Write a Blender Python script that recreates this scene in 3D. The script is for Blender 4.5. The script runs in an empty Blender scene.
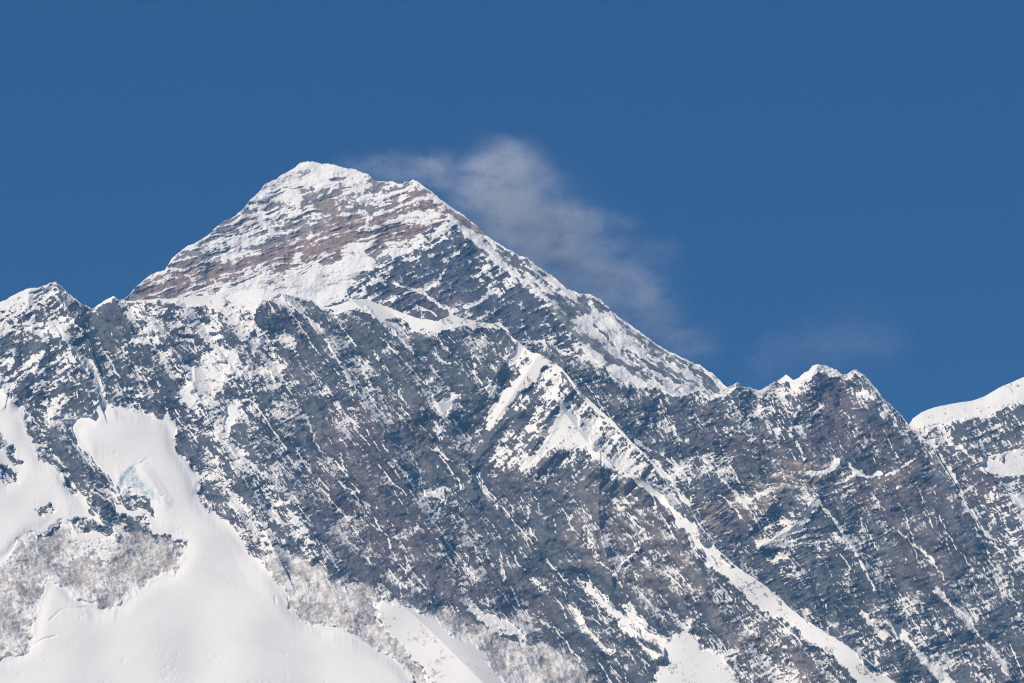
import bpy, bmesh, math
import numpy as np

R = math.radians
C = bpy.context.scene

# ------------------------------------------------------------------ camera, sky, sun, exposure
W, H = 1024, 683
F = 4529.0                       # focal length in pixels: a 160 mm telephoto seen from about 20 km
PITCH = R(8.5)
EYE = 2.0
M = 20000.0 / F                  # metres covered by one pixel at 20 km

cam_d = bpy.data.cameras.new("camera")
cam_d.sensor_width = 36.0
cam_d.lens = F * 36.0 / W
cam_d.clip_start = 1.0
cam_d.clip_end = 200000.0
cam = bpy.data.objects.new("camera", cam_d)
C.collection.objects.link(cam)
cam.location = (0, 0, EYE)
cam.rotation_euler = (R(90) + PITCH, 0, 0)
C.camera = cam

SUN_EL, SUN_AZ = R(40), R(-131)          # azimuth from +Y towards +X: behind the camera, to the left
world = bpy.data.worlds.new("World")
C.world = world
world.use_nodes = True
nt = world.node_tree
bg = nt.nodes["Background"]
sky = nt.nodes.new("ShaderNodeTexSky")
sky.sky_type = 'NISHITA'
sky.sun_disc = False
sky.sun_elevation = SUN_EL
sky.sun_rotation = SUN_AZ
sky.altitude = 4500
sky.air_density = 1.0
sky.dust_density = 0.0
sky.ozone_density = 10.0
bg.inputs[1].default_value = 0.085
sky_c = nt.nodes.new("ShaderNodeTexCoord")
sky_m = nt.nodes.new("ShaderNodeMapping")          # deep high-altitude blue that hardly pales towards the horizon
sky_m.inputs["Scale"].default_value = (1, 1, 0.4)
sky_m.inputs["Location"].default_value = (0, 0, 0.35)
nt.links.new(sky_c.outputs["Generated"], sky_m.inputs["Vector"])
nt.links.new(sky_m.outputs[0], sky.inputs["Vector"])
sky_h = nt.nodes.new("ShaderNodeHueSaturation")
sky_h.inputs["Saturation"].default_value = 1.09
nt.links.new(sky.outputs[0], sky_h.inputs["Color"])
nt.links.new(sky_h.outputs[0], bg.inputs[0])

sun_d = bpy.data.lights.new("sun", 'SUN')
sun_d.energy = 4.9
sun_d.angle = R(0.53)
sun_d.color = (1.0, 0.885, 0.735)
sun = bpy.data.objects.new("sun", sun_d)
C.collection.objects.link(sun)
sun.rotation_euler = (R(90) - SUN_EL, 0, -SUN_AZ + R(180))
sun.location = (-8000, -8000, 9000)

C.view_settings.view_transform = 'Standard'
C.view_settings.look = 'None'
C.view_settings.gamma = 1.0
C.view_settings.exposure = 0.0
C.view_settings.use_curve_mapping = False
C.cycles.use_denoising = True
C.cycles.denoising_prefilter = 'NONE'
C.cycles.pixel_filter_type = 'BLACKMAN_HARRIS'
C.cycles.filter_width = 1.1
C.cycles.volume_bounces = 1
C.cycles.max_bounces = 6
C.cycles.volume_step_rate = 1.0
C.cycles.volume_max_steps = 256


# ------------------------------------------------------------------ noise
def _perm(seed):
    r = np.random.RandomState(seed)
    return r.permutation(1024).astype(np.int32), (r.rand(1024) * 2 * np.pi).astype(np.float32)


def perlin(x, y, seed):
    p, g = _perm(seed)
    gx, gy = np.cos(g), np.sin(g)
    xi, yi = np.floor(x).astype(np.int32), np.floor(y).astype(np.int32)
    xf, yf = (x - xi).astype(np.float32), (y - yi).astype(np.float32)
    u = xf * xf * xf * (xf * (xf * 6 - 15) + 10)
    v = yf * yf * yf * (yf * (yf * 6 - 15) + 10)

    def at(ix, iy, fx, fy):
        k = p[(p[ix & 1023] + iy) & 1023]
        return gx[k] * fx + gy[k] * fy
    a = at(xi, yi, xf, yf)
    b = at(xi + 1, yi, xf - 1, yf)
    c = at(xi, yi + 1, xf, yf - 1)
    d = at(xi + 1, yi + 1, xf - 1, yf - 1)
    a += u * (b - a)
    c += u * (d - c)
    return (a + v * (c - a)) * 1.5


def fbm(x, y, n, seed, gain=0.5):
    t, a = 0, 1.0
    for k in range(n):
        t = t + a * perlin(x, y, seed + k)
        x, y, a = x * 2.03 + 7.1, y * 2.03 + 3.3, a * gain
    return t


def ridged(x, y, n, seed, gain=0.55):
    t, a = 0, 1.0
    for k in range(n):
        r = 1 - np.abs(perlin(x, y, seed + k)) * 1.6
        t = t + a * r * np.abs(r)
        x, y, a = x * 2.03 + 7.1, y * 2.03 + 3.3, a * gain
    return t


def turn(u, v, deg, along, across):
    c, s = math.cos(R(deg)), math.sin(R(deg))
    return (u * c + v * s) / along, (-u * s + v * c) / across


def fleck(u, v, seed, d1=50, d2=-22, size=1.0):
    """small dashes of lying snow: some down the fall line, some along the ledges, in drifts"""
    pick = ss(-0.65, 0.15, fbm(u / 31, v / 31, 3, seed))
    wu, wv = u + 2.5 * fbm(u / 15, v / 15, 3, seed + 30), v + 2.5 * fbm(u / 15, v / 15, 3, seed + 33)
    a = ridged(*turn(wu, wv, d1, 24 * size, 4.6 * size), 5, seed + 3, 0.72)
    b = ridged(*turn(wu, wv, d2, 13 * size, 4.2 * size), 5, seed + 13, 0.72)
    c = fbm(*turn(u, v, d1, 4.5, 2.6), 3, seed + 23, 0.7)
    return z(z(a) * pick + z(b) * (1 - pick) + 0.45 * z(c))


def threads(u, v, seed, deg, along, across, sharp=0.86):
    """thin broken lines of snow lodged in gullies and cracks"""
    wu = u + 5 * fbm(u / 45, v / 45, 2, seed)
    wv = v + 5 * fbm(u / 45, v / 45, 2, seed + 3)
    r = 1 - np.abs(perlin(*turn(wu, wv, deg, along, across), seed + 7)) * 1.6
    brk = ss(-0.1, 0.5, fbm(*turn(u, v, deg, 30, 9), 3, seed + 9, 0.65))
    return ss(sharp, 0.99, r) * brk


def ss(a, b, x):
    t = np.clip((x - a) / (b - a), 0, 1)
    return t * t * (3 - 2 * t)


def spread(a, r):                              # running mean over a square
    for ax in (0, 1):
        p = np.pad(a, [(r + 1, r) if i == ax else (0, 0) for i in (0, 1)], mode='edge')
        c = np.cumsum(p, axis=ax, dtype=np.float64)
        a = ((np.take(c, range(2 * r + 1, c.shape[ax]), ax) - np.take(c, range(0, c.shape[ax] - 2 * r - 1), ax)) / (2 * r + 1)).astype(np.float32)
    return a


def z(a):
    return (a - a.mean()) / (a.std() + 1e-6)


def cdf(a):                                    # a bell-shaped field spread evenly over 0..1
    t = np.tanh(0.8 * a)
    return 0.5 + 0.5 * t


def seg_dist(u, v, pts, side=False):
    best = np.full(u.shape, 1e9, np.float32)
    sgn = np.zeros(u.shape, np.float32)
    tt = np.zeros(u.shape, np.float32)
    n = len(pts) - 1
    for i in range(n):
        (x0, y0), (x1, y1) = pts[i], pts[i + 1]
        dx, dy = x1 - x0, y1 - y0
        t = np.clip(((u - x0) * dx + (v - y0) * dy) / (dx * dx + dy * dy + 1e-9), 0, 1)
        d = np.hypot(u - x0 - t * dx, v - y0 - t * dy)
        m = d < best
        best = np.where(m, d, best)
        if side:
            sgn = np.where(m, np.sign((u - x0) * dy - (v - y0) * dx), sgn)
            tt = np.where(m, (i + t) / n, tt)
    return (best, sgn, tt) if side else best


def ridge(u, v, pts, h, wl, wr, power=1.3, taper=0.0):
    """relief towards the valley along a crest; wl and wr are the widths of its two flanks"""
    d, s, t = seg_dist(u, v, pts, True)
    w = np.where(s > 0, wr, wl)
    f = np.clip(1 - d / w, 0, 1) ** power
    if taper:
        f = f * (1 - taper * t)
    return h * f


def poly_sd(u, v, pts):
    inside = np.zeros(u.shape, bool)
    n = len(pts)
    for i in range(n):
        (x0, y0), (x1, y1) = pts[i], pts[(i + 1) % n]
        if y0 != y1:
            c = (y0 > v) != (y1 > v)
            inside ^= c & (u < (x1 - x0) * (v - y0) / (y1 - y0) + x0)
    d = seg_dist(u, v, list(pts) + [pts[0]])
    return np.where(inside, d, -d)


def gullies(u0, u1, v0, v1, lean, seed, start=None, iters=14, k=0.5, side=0.42):
    """runs melt water down a face row by row and lets it cut: branching gullies with sharp ribs between.
    lean is how far the fall line drifts sideways per row. Returns a sampler for relief and for stream size."""
    nv = v1 - v0
    a0 = u0 - 40 - max(0, lean) * nv
    a1 = u1 + 40 - min(0, lean) * nv
    na = int(a1 - a0)
    A_, V_ = np.meshgrid(a0 + np.arange(na), v0 + np.arange(nv))
    U_ = (A_ + (V_ - v0) * lean).astype(np.float32)
    V_ = V_.astype(np.float32)
    rs = np.random.RandomState(seed)
    h = 2.6 * fbm(A_.astype(np.float32) / 30, V_ / 110, 3, seed) + 1.5 * fbm(U_ / 60, V_ / 60, 3, seed + 8) + 1.0 * fbm(A_.astype(np.float32) / 8, V_ / 22, 3, seed + 5) + 0.5 * rs.rand(nv, na).astype(np.float32)
    if start is not None:
        h = h + start(U_, V_)
    base = h.copy()
    col = np.arange(na)
    for it in range(iters):
        q = np.zeros((nv, na), np.float32)
        rain = 0.3 + 1.4 * rs.rand(nv, na).astype(np.float32)
        cur = np.zeros(na, np.float32)
        for i in range(nv):
            cur = cur * 0.995 + rain[i]
            q[i] = cur
            if i + 1 < nv:
                nx = h[i + 1]
                l, m, r = np.roll(nx, 1), nx, np.roll(nx, -1)
                o = np.where((l < m) & (l <= r), -1, np.where((r < m), 1, 0))
                cur = np.bincount(np.clip(col + o, 0, na - 1), cur, na).astype(np.float32)
        cut = k * np.minimum(q / 60.0, 6.0) ** 0.45
        h = h - cut
        for p in range(6):                         # steep sides crumble
            h = np.minimum(h, np.minimum(np.roll(h, 1, 1), np.roll(h, -1, 1)) + side)
        h = h - (h.mean(1, keepdims=True) - base.mean(1, keepdims=True))
        h[1:-1] = 0.25 * h[:-2] + 0.5 * h[1:-1] + 0.25 * h[2:]
    rel = h - base.mean(1, keepdims=True)
    lq = np.log(q + 1)
    for f in (rel, lq):
        f[1:-1] = 0.25 * f[:-2] + 0.5 * f[1:-1] + 0.25 * f[2:]

    def sample(u, v):
        y = np.clip(v - v0, 0, nv - 1.01)
        x = np.clip(u - y * lean - a0, 0, na - 1.01)
        xi, yi = x.astype(np.int32), y.astype(np.int32)
        fx, fy = x - xi, y - yi
        out = []
        for f in (rel, lq):
            out.append((f[yi, xi] * (1 - fx) + f[yi, xi + 1] * fx) * (1 - fy) + (f[yi + 1, xi] * (1 - fx) + f[yi + 1, xi + 1] * fx) * fy)
        return out
    return sample


class Paint:
    """patches of ground cover on a mountain face: a value spread over a field with ragged borders"""

    def __init__(self, u, v, base, seed, ragged=5.0):
        self.u, self.v = u, v
        self.f = np.full(u.shape, base, np.float32)
        self.wu = u + ragged * fbm(u / 22, v / 22, 4, seed, 0.6)
        self.wv = v + ragged * fbm(u / 22, v / 22, 4, seed + 11, 0.6)
        self.lu = u + 1.6 * fbm(u / 9, v / 9, 3, seed + 21, 0.6)
        self.lv = v + 1.6 * fbm(u / 9, v / 9, 3, seed + 31, 0.6)

    def _box(self, pts, m):
        xs, ys = [p[0] for p in pts], [p[1] for p in pts]
        return (self.u > min(xs) - m) & (self.u < max(xs) + m) & (self.v > min(ys) - m) & (self.v < max(ys) + m)

    def area(self, value, pts, soft=3.0, mix=1.0):
        k = self._box(pts, soft + 12)
        if k.any():
            w = ss(-soft, soft, poly_sd(self.wu[k], self.wv[k], pts)) * mix
            self.f[k] += (value - self.f[k]) * w
        return self

    def line(self, value, pts, width=1.5, mix=1.0):
        k = self._box(pts, width + 8)
        if k.any():
            d, s, t = seg_dist(self.lu[k], self.lv[k], pts, True)
            wd = width * (0.75 + 0.9 * perlin(t * 7 + pts[0][0], t * 0 + 0.5, 5))
            w = ss(wd + 1.0, wd - 0.8, d) * mix
            self.f[k] += (value - self.f[k]) * w
        return self


# ------------------------------------------------------------------ materials
def mountain_material(name, fine):
    m = bpy.data.materials.new(name)
    m.use_nodes = True
    t = m.node_tree
    N, L = t.nodes, t.links
    b = N["Principled BSDF"]
    at_s = N.new("ShaderNodeAttribute"); at_s.attribute_name = "snow"
    at_c = N.new("ShaderNodeAttribute"); at_c.attribute_name = "rock"
    tc = N.new("ShaderNodeTexCoord")

    def noise(scale, detail, rough=0.6):
        n = N.new("ShaderNodeTexNoise")
        n.inputs["Scale"].default_value = scale
        n.inputs["Detail"].default_value = detail
        n.inputs["Roughness"].default_value = rough
        L.new(tc.outputs["Object"], n.inputs["Vector"])
        return n

    def math_(op, a, bb):
        n = N.new("ShaderNodeMath"); n.operation = op
        for i, x in enumerate((a, bb)):
            if isinstance(x, (int, float)):
                n.inputs[i].default_value = x
            else:
                L.new(x, n.inputs[i])
        return n.outputs[0]
    n1 = noise(1 / 13.0, 3, 0.7)
    wob = math_('MULTIPLY', math_('SUBTRACT', n1.outputs["Fac"], 0.5), fine)
    n0 = noise(1 / 5.5, 2, 0.6)
    wob = math_('ADD', wob, math_('MULTIPLY', math_('SUBTRACT', n0.outputs["Fac"], 0.5), fine * 0.9))
    s = math_('ADD', at_s.outputs["Fac"], math_('MULTIPLY', wob, at_c.outputs["Alpha"]))
    mr = N.new("ShaderNodeMapRange"); mr.interpolation_type = 'SMOOTHSTEP'
    mr.inputs["From Min"].default_value = -0.17
    mr.inputs["From Max"].default_value = 0.20
    L.new(s, mr.inputs["Value"])
    # weathered rock: mottled value over the band colour
    n2 = noise(1 / 30.0, 5, 0.65)
    val = N.new("ShaderNodeMapRange")
    val.inputs["From Min"].default_value = 0.3
    val.inputs["From Max"].default_value = 0.7
    val.inputs["To Min"].default_value = 0.72
    val.inputs["To Max"].default_value = 1.3
    L.new(n2.outputs["Fac"], val.inputs["Value"])
    n4 = noise(1 / 7.0, 3, 0.7)
    va = math_('MULTIPLY', val.outputs[0], math_('ADD', math_('MULTIPLY', n4.outputs["Fac"], 0.9), 0.55))
    rc = N.new("ShaderNodeVectorMath"); rc.operation = 'SCALE'
    L.new(at_c.outputs["Color"], rc.inputs[0]); L.new(va, rc.inputs["Scale"])
    # old snow: wind crust and dust make it very slightly uneven
    n3 = noise(1 / 160.0, 6, 0.6)
    cr = N.new("ShaderNodeValToRGB")
    cr.color_ramp.elements[0].position = 0.3
    cr.color_ramp.elements[0].color = (0.80, 0.795, 0.765, 1)
    cr.color_ramp.elements[1].position = 0.7
    cr.color_ramp.elements[1].color = (0.87, 0.86, 0.825, 1)
    L.new(n3.outputs["Fac"], cr.inputs[0])
    mx = N.new("ShaderNodeMix"); mx.data_type = 'RGBA'
    L.new(mr.outputs[0], mx.inputs["Factor"])
    L.new(rc.outputs[0], mx.inputs["A"]); L.new(cr.outputs[0], mx.inputs["B"])
    L.new(mx.outputs["Result"], b.inputs["Base Color"])
    b.inputs["Roughness"].default_value = 0.9
    b.inputs["Specular IOR Level"].default_value = 0.15
    bp = N.new("ShaderNodeBump")
    bp.inputs["Strength"].default_value = 0.5
    bp.inputs["Distance"].default_value = 6.0
    L.new(n2.outputs["Fac"], bp.inputs["Height"])
    inv = math_('SUBTRACT', 1.0, mr.outputs[0])
    L.new(math_('ADD', math_('MULTIPLY', inv, 0.5), 0.04), bp.inputs["Strength"])
    L.new(bp.outputs[0], b.inputs["Normal"])
    return m


# ------------------------------------------------------------------ building a face from its relief
def to_world(u, v, d):
    """the spot at depth d (in pixels of 4.4 m) that lies on the sight line through u, v"""
    a, b = (u - W / 2) / F, (H / 2 - v) / F
    cy, sy = math.cos(PITCH), math.sin(PITCH)
    dy, dz = cy - b * sy, sy + b * cy
    k = d * M / dy
    return a * k, d * M + 0 * a, dz * k + EYE


def put(o, label, cat, kind=None, group=None):
    o["label"] = label
    o["category"] = cat
    if kind:
        o["kind"] = kind
    if group:
        o["group"] = group
    return o


def grid_mesh(name, X, Y, Z, mat, snow=None, rock=None, keep=None, grain=None):
    nr, nc = X.shape
    co = np.stack([X, Y, Z], -1).reshape(-1, 3).astype(np.float32)
    i = np.arange(nr * nc, dtype=np.int32).reshape(nr, nc)
    q = np.stack([i[:-1, :-1], i[1:, :-1], i[1:, 1:], i[:-1, 1:]], -1).reshape(-1, 4)
    if keep is not None:
        kq = (keep[:-1, :-1] | keep[1:, :-1] | keep[1:, 1:] | keep[:-1, 1:]).reshape(-1)
        q = q[kq]
        used = np.zeros(nr * nc, bool)
        used[q.ravel()] = True
        re = np.cumsum(used).astype(np.int32) - 1
        q = re[q]
        co = co[used]
        snow = snow.reshape(-1)[used]
        rock = rock.reshape(-1, 3)[used]
        grain = None if grain is None else grain.reshape(-1)[used]
    me = bpy.data.meshes.new(name)
    me.vertices.add(len(co)); me.vertices.foreach_set("co", co.ravel())
    me.loops.add(q.size); me.loops.foreach_set("vertex_index", q.ravel())
    me.polygons.add(len(q))
    me.polygons.foreach_set("loop_start", np.arange(0, q.size, 4, dtype=np.int32))
    me.polygons.foreach_set("use_smooth", np.ones(len(q), bool))
    if snow is not None:
        a = me.attributes.new("snow", 'FLOAT', 'POINT')
        a.data.foreach_set("value", snow.reshape(-1).astype(np.float32))
        a = me.attributes.new("rock", 'FLOAT_COLOR', 'POINT')
        c4 = np.ones((len(co), 4), np.float32)
        c4[:, :3] = rock.reshape(-1, 3)
        if grain is not None:
            c4[:, 3] = grain.reshape(-1)
        a.data.foreach_set("color", c4.ravel())
    me.update(calc_edges=True)
    me.materials.append(mat)
    o = bpy.data.objects.new(name, me)
    C.collection.objects.link(o)
    return o


def face_grid(top, u0, u1, v1, step, rough, seed):
    a, b = max(u0, -24), min(u1, W + 24)                   # coarser beyond what the photograph shows
    u = np.concatenate([np.arange(u0, a, 3.2), np.arange(a, b, step), np.arange(b, u1 + 3.2, 3.2)]).astype(np.float32)
    t = np.interp(u, [p[0] for p in top], [p[1] for p in top]).astype(np.float32)
    t = t + rough * (fbm(u / 9, u * 0 + 0.3, 4, seed, 0.6) + 0.5 * np.abs(perlin(u / 4, u * 0 + 0.7, seed + 9)))
    s = np.arange(0, v1 - t.min() + step, step, dtype=np.float32)
    U = np.repeat(u[None, :], len(s), 0)
    S = np.repeat(s[:, None], len(u), 1)
    return U, t[None, :] + S, S, t


def finish_face(name, U, V, D, snow, rock, mat, back=420.0, foot=True, seed=1, back_slope=0.9, grain=None):
    """adds the far side behind the crest and the foot that runs down to the valley floor"""
    X, Y, Z = to_world(U, V, D)
    nb = 22
    t = (np.linspace(0, 1, nb + 1)[1:] ** 1.5)[::-1][:, None]
    off = t * back * M
    n = fbm(U[:1] / 30 + t * 9, t * 14 + U[:1] * 0, 4, seed + 77) * off * 0.10
    bx = np.repeat(X[:1], nb, 0) * (1 + off / Y[:1])
    by = Y[:1] + off
    bz = Z[:1] + off * (Z[:1] / Y[:1]) - off * back_slope - np.abs(n)
    rows = [(bx, by, bz)], [(X, Y, Z)]
    Xs, Ys, Zs = [bx, X], [by, Y], [bz, Z]
    sn = [np.repeat(snow[:1], nb, 0) * 0 + 0.3 + 0.5 * fbm(U[:1] / 20 + t * 0, t * 12 + U[:1] * 0, 3, seed + 5), snow]
    rk = [np.repeat(rock[:1], nb, 0), rock]
    grain = np.ones(U.shape, np.float32) if grain is None else grain
    gr = [np.repeat(grain[:1], nb, 0), grain]
    if foot:
        gr.append(np.repeat(grain[-1:], 3, 0))
        k = np.array([0.25, 0.6, 1.0])[:, None]
        Xs.append(X[-1:] * (1 - 0.10 * k)); Ys.append(Y[-1:] - 1900 * k); Zs.append(Z[-1:] * (1 - k) - 60 * k)
        sn.append(np.repeat(snow[-1:], 3, 0) - 0.2 * k); rk.append(np.repeat(rock[-1:], 3, 0))
    return grid_mesh(name, np.concatenate(Xs), np.concatenate(Ys), np.concatenate(Zs), mat,
                     np.concatenate(sn), np.concatenate(rk), grain=np.concatenate(gr))


def mixc(c, col, w):
    return c + (np.array(col, np.float32) - c) * w[..., None]


DARK = (0.076, 0.078, 0.084)
SLATE = (0.100, 0.102, 0.107)
PURPLE = (0.120, 0.098, 0.101)
RED = (0.310, 0.202, 0.158)
TAN = (0.300, 0.235, 0.180)
GREY = (0.245, 0.230, 0.218)
PALE = (0.490, 0.455, 0.415)

STEP = 0.55
mat_far = mountain_material("summit_rock_and_snow", 0.75)
mat_near = mountain_material("wall_rock_and_snow", 0.75)
mat_ice = mountain_material("glacier_snow", 0.10)


# ------------------------------------------------------------------ 1. the high pyramid, 24 km away
def build_summit():
    top = [(40, 352), (110, 306), (125, 298), (135, 288), (148, 276), (165, 269), (172, 258), (186, 247), (205, 238),
           (214, 229), (220, 223), (235, 216), (244, 208), (250, 200), (260, 190), (265, 184), (277, 178), (290, 170),
           (300, 163), (308, 160.5), (318, 163), (328, 164), (340, 167), (355, 169), (368, 174), (375, 180), (385, 182),
           (393, 181), (402, 184), (408, 181), (413, 179), (422, 184), (432, 192), (440, 199), (452, 208), (465, 216),
           (478, 226), (490, 238), (500, 244), (513, 252), (520, 256), (527, 258), (535, 264), (545, 271), (555, 278),
           (567, 288), (580, 293), (590, 293.5), (600, 299), (610, 309), (622, 319), (640, 331), (658, 345), (675, 354),
           (690, 361), (700, 365), (712, 373), (722, 382), (740, 398), (790, 440)]
    U, V, S, t = face_grid(top, 60, 780, 450, STEP, 1.1, 100)
    # zones: layered upper pyramid, dark lower face, shaded right-hand slope behind the crest
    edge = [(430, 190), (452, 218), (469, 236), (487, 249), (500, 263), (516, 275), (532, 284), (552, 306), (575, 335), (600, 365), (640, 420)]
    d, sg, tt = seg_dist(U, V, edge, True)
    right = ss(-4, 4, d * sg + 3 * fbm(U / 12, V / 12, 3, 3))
    face = [(300, 318), (340, 296), (372, 270), (400, 247), (446, 222), (470, 238), (500, 265), (520, 282), (545, 302),
            (575, 335), (600, 460), (300, 460)]
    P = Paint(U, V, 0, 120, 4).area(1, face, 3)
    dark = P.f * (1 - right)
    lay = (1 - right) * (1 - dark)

    # broad shape
    h = ridge(U, V, edge, 46, 150, 120, 1.2)
    h += ridge(U, V, [(308, 160), (330, 200), (372, 262), (372, 300)], 10, 60, 50)
    h += ridge(U, V, [(248, 204), (262, 215), (285, 236), (300, 250)], -6, 12, 12)
    h += ridge(U, V, [(413, 179), (446, 222)], 8, 40, 20)
    h += ridge(U, V, [(525, 258), (545, 290), (560, 320)], 7, 20, 14)
    h += ridge(U, V, [(590, 293), (625, 335), (660, 380)], 5, 18, 10)
    h += 9 * fbm(U / 70, V / 50, 3, 130)
    # strata: ledges that rise to the right, steeper on the dark face, and ribs down the right slope
    wv = V + 4 * fbm(U / 40, V / 40, 3, 140)
    a1 = fbm(*turn(U, wv, -17, 110, 5.5), 5, 150, 0.6)
    a1b = fbm(*turn(U, wv, -19, 14, 3.5), 4, 155, 0.6)
    a2 = fbm(*turn(U, V, -27, 20, 4.5), 5, 160, 0.6)
    a2b = ridged(*turn(U, V, 52, 26, 8), 3, 165)
    a3, q3 = gullies(380, 780, 200, 455, 1.22, 15)(U, V)
    a3b = fbm(*turn(U, V + 5 * fbm(U / 40, V / 40, 3, 171), 38, 60, 7), 5, 170, 0.6)
    a4, q4 = gullies(280, 640, 200, 455, 0.25, 16)(U, V)
    iso = fbm(U / 7, V / 7, 4, 180, 0.6)
    iso2 = fbm(U / 26, V / 26, 4, 185, 0.55)
    led = lay * (a1 * 1.5 + a1b * 1.0 + iso * 0.9) + dark * (a2 * 1.5 + a2b * 0.9 + iso * 1.0) + right * (a3 * 0.7 + iso * 0.4) + dark * a4 * 0.35
    h += led * 0.95 + 0.6 * ridged(U / 9, V / 8, 4, 188, 0.6) + iso2 * 2.4
    gz = np.gradient(h, STEP, axis=0)
    n = lay * (z(a1) * 0.85 + z(a1b) * 0.5 + z(iso) * 0.55 + 0.4 * z(iso2)) + dark * (z(a2) * 0.7 + z(iso) * 0.55 + z(a2b) * 0.35) + right * (z(a3b) * 0.8 - z(a3) * 0.35 + z(iso) * 0.35)
    n = z(n + 0.35 * z(gz) + (0.28 * lay + 0.35 * dark + 0.3 * right) * fleck(U, V, 1200, 48, -20) + 0.35 * z(fbm(U / 24, V / 18, 4, 1230, 0.6)))

    # snow cover
    S_ = Paint(U, V, 0.45, 200, 5)
    S_.area(0.44, [(40, 330), (308, 150), (440, 190), (440, 230), (250, 300)])
    S_.area(0.90, [(246, 206), (262, 182), (308, 155), (340, 160), (378, 178), (360, 186), (330, 181), (305, 186), (282, 188)])
    S_.area(0.56, [(252, 200), (300, 186), (350, 181), (400, 180), (440, 195), (400, 216), (330, 222), (262, 222)], 5)
    S_.area(0.93, [(268, 196), (300, 190), (318, 200), (300, 212), (284, 204)], 3)
    S_.area(0.30, [(290, 220), (305, 196), (345, 190), (352, 202), (330, 212), (318, 222), (300, 229)], 3)
    S_.area(0.20, [(128, 294), (148, 276), (168, 266), (215, 262), (262, 246), (300, 228), (340, 214), (392, 214), (440, 200),
                   (446, 222), (410, 242), (390, 232), (360, 236), (338, 250), (300, 258), (262, 266), (222, 280), (180, 292), (140, 298)], 4)
    S_.area(0.32, [(165, 268), (190, 246), (235, 216), (252, 214), (262, 236), (240, 248), (205, 262)], 4)
    S_.area(0.95, [(226, 240), (244, 234), (248, 244), (232, 250)], 2)
    S_.area(0.92, [(208, 258), (246, 244), (252, 250), (226, 262)], 3)
    S_.area(0.95, [(247, 206), (254, 208), (264, 218), (276, 230), (284, 232), (278, 236), (264, 226)], 2)
    S_.area(0.20, [(400, 200), (418, 188), (440, 204), (446, 214), (428, 208), (412, 204)], 3)
    S_.area(0.85, [(395, 222), (402, 214), (430, 207), (444, 214), (420, 224), (408, 228)], 3)
    S_.area(0.68, [(208, 290), (235, 280), (300, 266), (322, 258), (322, 272), (280, 284), (250, 296)], 4)
    S_.area(0.97, [(150, 302), (205, 296), (240, 287), (285, 281), (316, 270), (338, 262), (350, 242), (358, 236), (366, 244), (373, 256),
                   (378, 262), (395, 252), (420, 238), (446, 223), (448, 228), (420, 246), (384, 262), (372, 274), (345, 288), (328, 300), (300, 340), (120, 340)], 4)
    S_.area(0.35, [(312, 248), (322, 246), (326, 254), (316, 258)], 2)
    S_.area(0.11, [(345, 300), (372, 279), (410, 256), (446, 232), (470, 240), (500, 265), (518, 282), (545, 302), (560, 330), (500, 345), (400, 330)], 4)
    S_.area(0.42, [(320, 312), (335, 298), (372, 276), (420, 250), (448, 228), (455, 234), (420, 258), (380, 284), (350, 304)], 4)
    S_.area(0.45, [(470, 262), (492, 256), (512, 282), (500, 300), (486, 292)], 4)
    for l in ([(394, 283), (420, 292), (437, 282), (446, 270)], [(380, 304), (402, 294), (420, 290)], [(418, 288), (440, 306), (458, 310)],
              [(400, 316), (418, 306), (436, 314)], [(452, 256), (466, 244)], [(452, 312), (480, 302), (498, 290)]):
        S_.line(0.92, l, 2.0)
    S_.area(0.52, [(446, 212), (525, 255), (590, 290), (730, 385), (700, 420), (600, 370), (556, 320), (512, 275), (470, 238)], 4)
    S_.line(0.97, [(450, 216), (469, 236), (487, 249), (500, 263), (516, 275), (534, 286)], 2.6)
    S_.area(0.25, [(478, 228), (512, 252), (530, 275), (524, 282), (505, 262)], 3)
    S_.area(0.28, [(440, 203), (462, 214), (482, 232), (470, 232), (455, 218)], 3)
    S_.area(0.12, [(556, 292), (576, 298), (594, 312), (586, 318), (570, 312)], 3)
    S_.area(0.14, [(545, 296), (560, 300), (578, 318), (560, 318)], 3)
    S_.area(0.20, [(566, 334), (590, 330), (612, 345), (625, 356), (600, 350), (580, 345)], 3)
    S_.area(0.92, [(588, 300), (600, 312), (640, 342), (690, 372), (700, 388), (650, 372), (610, 340), (594, 318)], 3)
    S_.area(0.15, [(602, 304), (625, 322), (660, 348), (705, 372), (660, 354), (624, 330)], 2)
    S_.area(0.90, [(574, 340), (592, 344), (606, 356), (624, 372), (690, 390), (640, 400), (600, 380)], 4)
    for l in ([(628, 350), (650, 366), (680, 382)], [(645, 356), (672, 372), (700, 386)], [(668, 358), (700, 374), (716, 386)],
              [(622, 352), (640, 372), (652, 380)], [(604, 366), (622, 362), (640, 370)]):
        S_.line(0.12, l, 1.8)
    cap = ss(3.2, 1.0, S) * (0.5 + 0.5 * ss(-0.3, 0.3, perlin(U / 14, U * 0 + 3.3, 210)))
    fr = S_.f + (0.95 - S_.f) * cap
    snow = (cdf(n) - (1 - fr)) * 1.6

    # rock colour, band by band
    K = Paint(U, V, 0, 230, 5)
    rock = np.empty(U.shape + (3,), np.float32)
    rock[:] = GREY
    K.area(1, [(120, 300), (148, 277), (168, 268), (215, 262), (262, 247), (300, 232), (340, 216), (392, 206), (415, 184), (448, 206), (448, 226),
               (400, 246), (338, 262), (262, 280), (180, 300)], 6)
    rock = mixc(rock, RED, K.f * (0.75 + 0.25 * np.clip(a1, -1, 1)))
    K2 = Paint(U, V, 0, 240, 4).area(1, [(318, 205), (330, 194), (348, 192), (346, 202), (330, 212)]).area(0.9, [(284, 222), (304, 220), (306, 229), (288, 230)])
    K2.area(0.9, [(205, 290), (250, 276), (330, 256), (330, 270), (250, 290)]).area(0.8, [(440, 200), (470, 218), (490, 240), (470, 236), (446, 216)])
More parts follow.
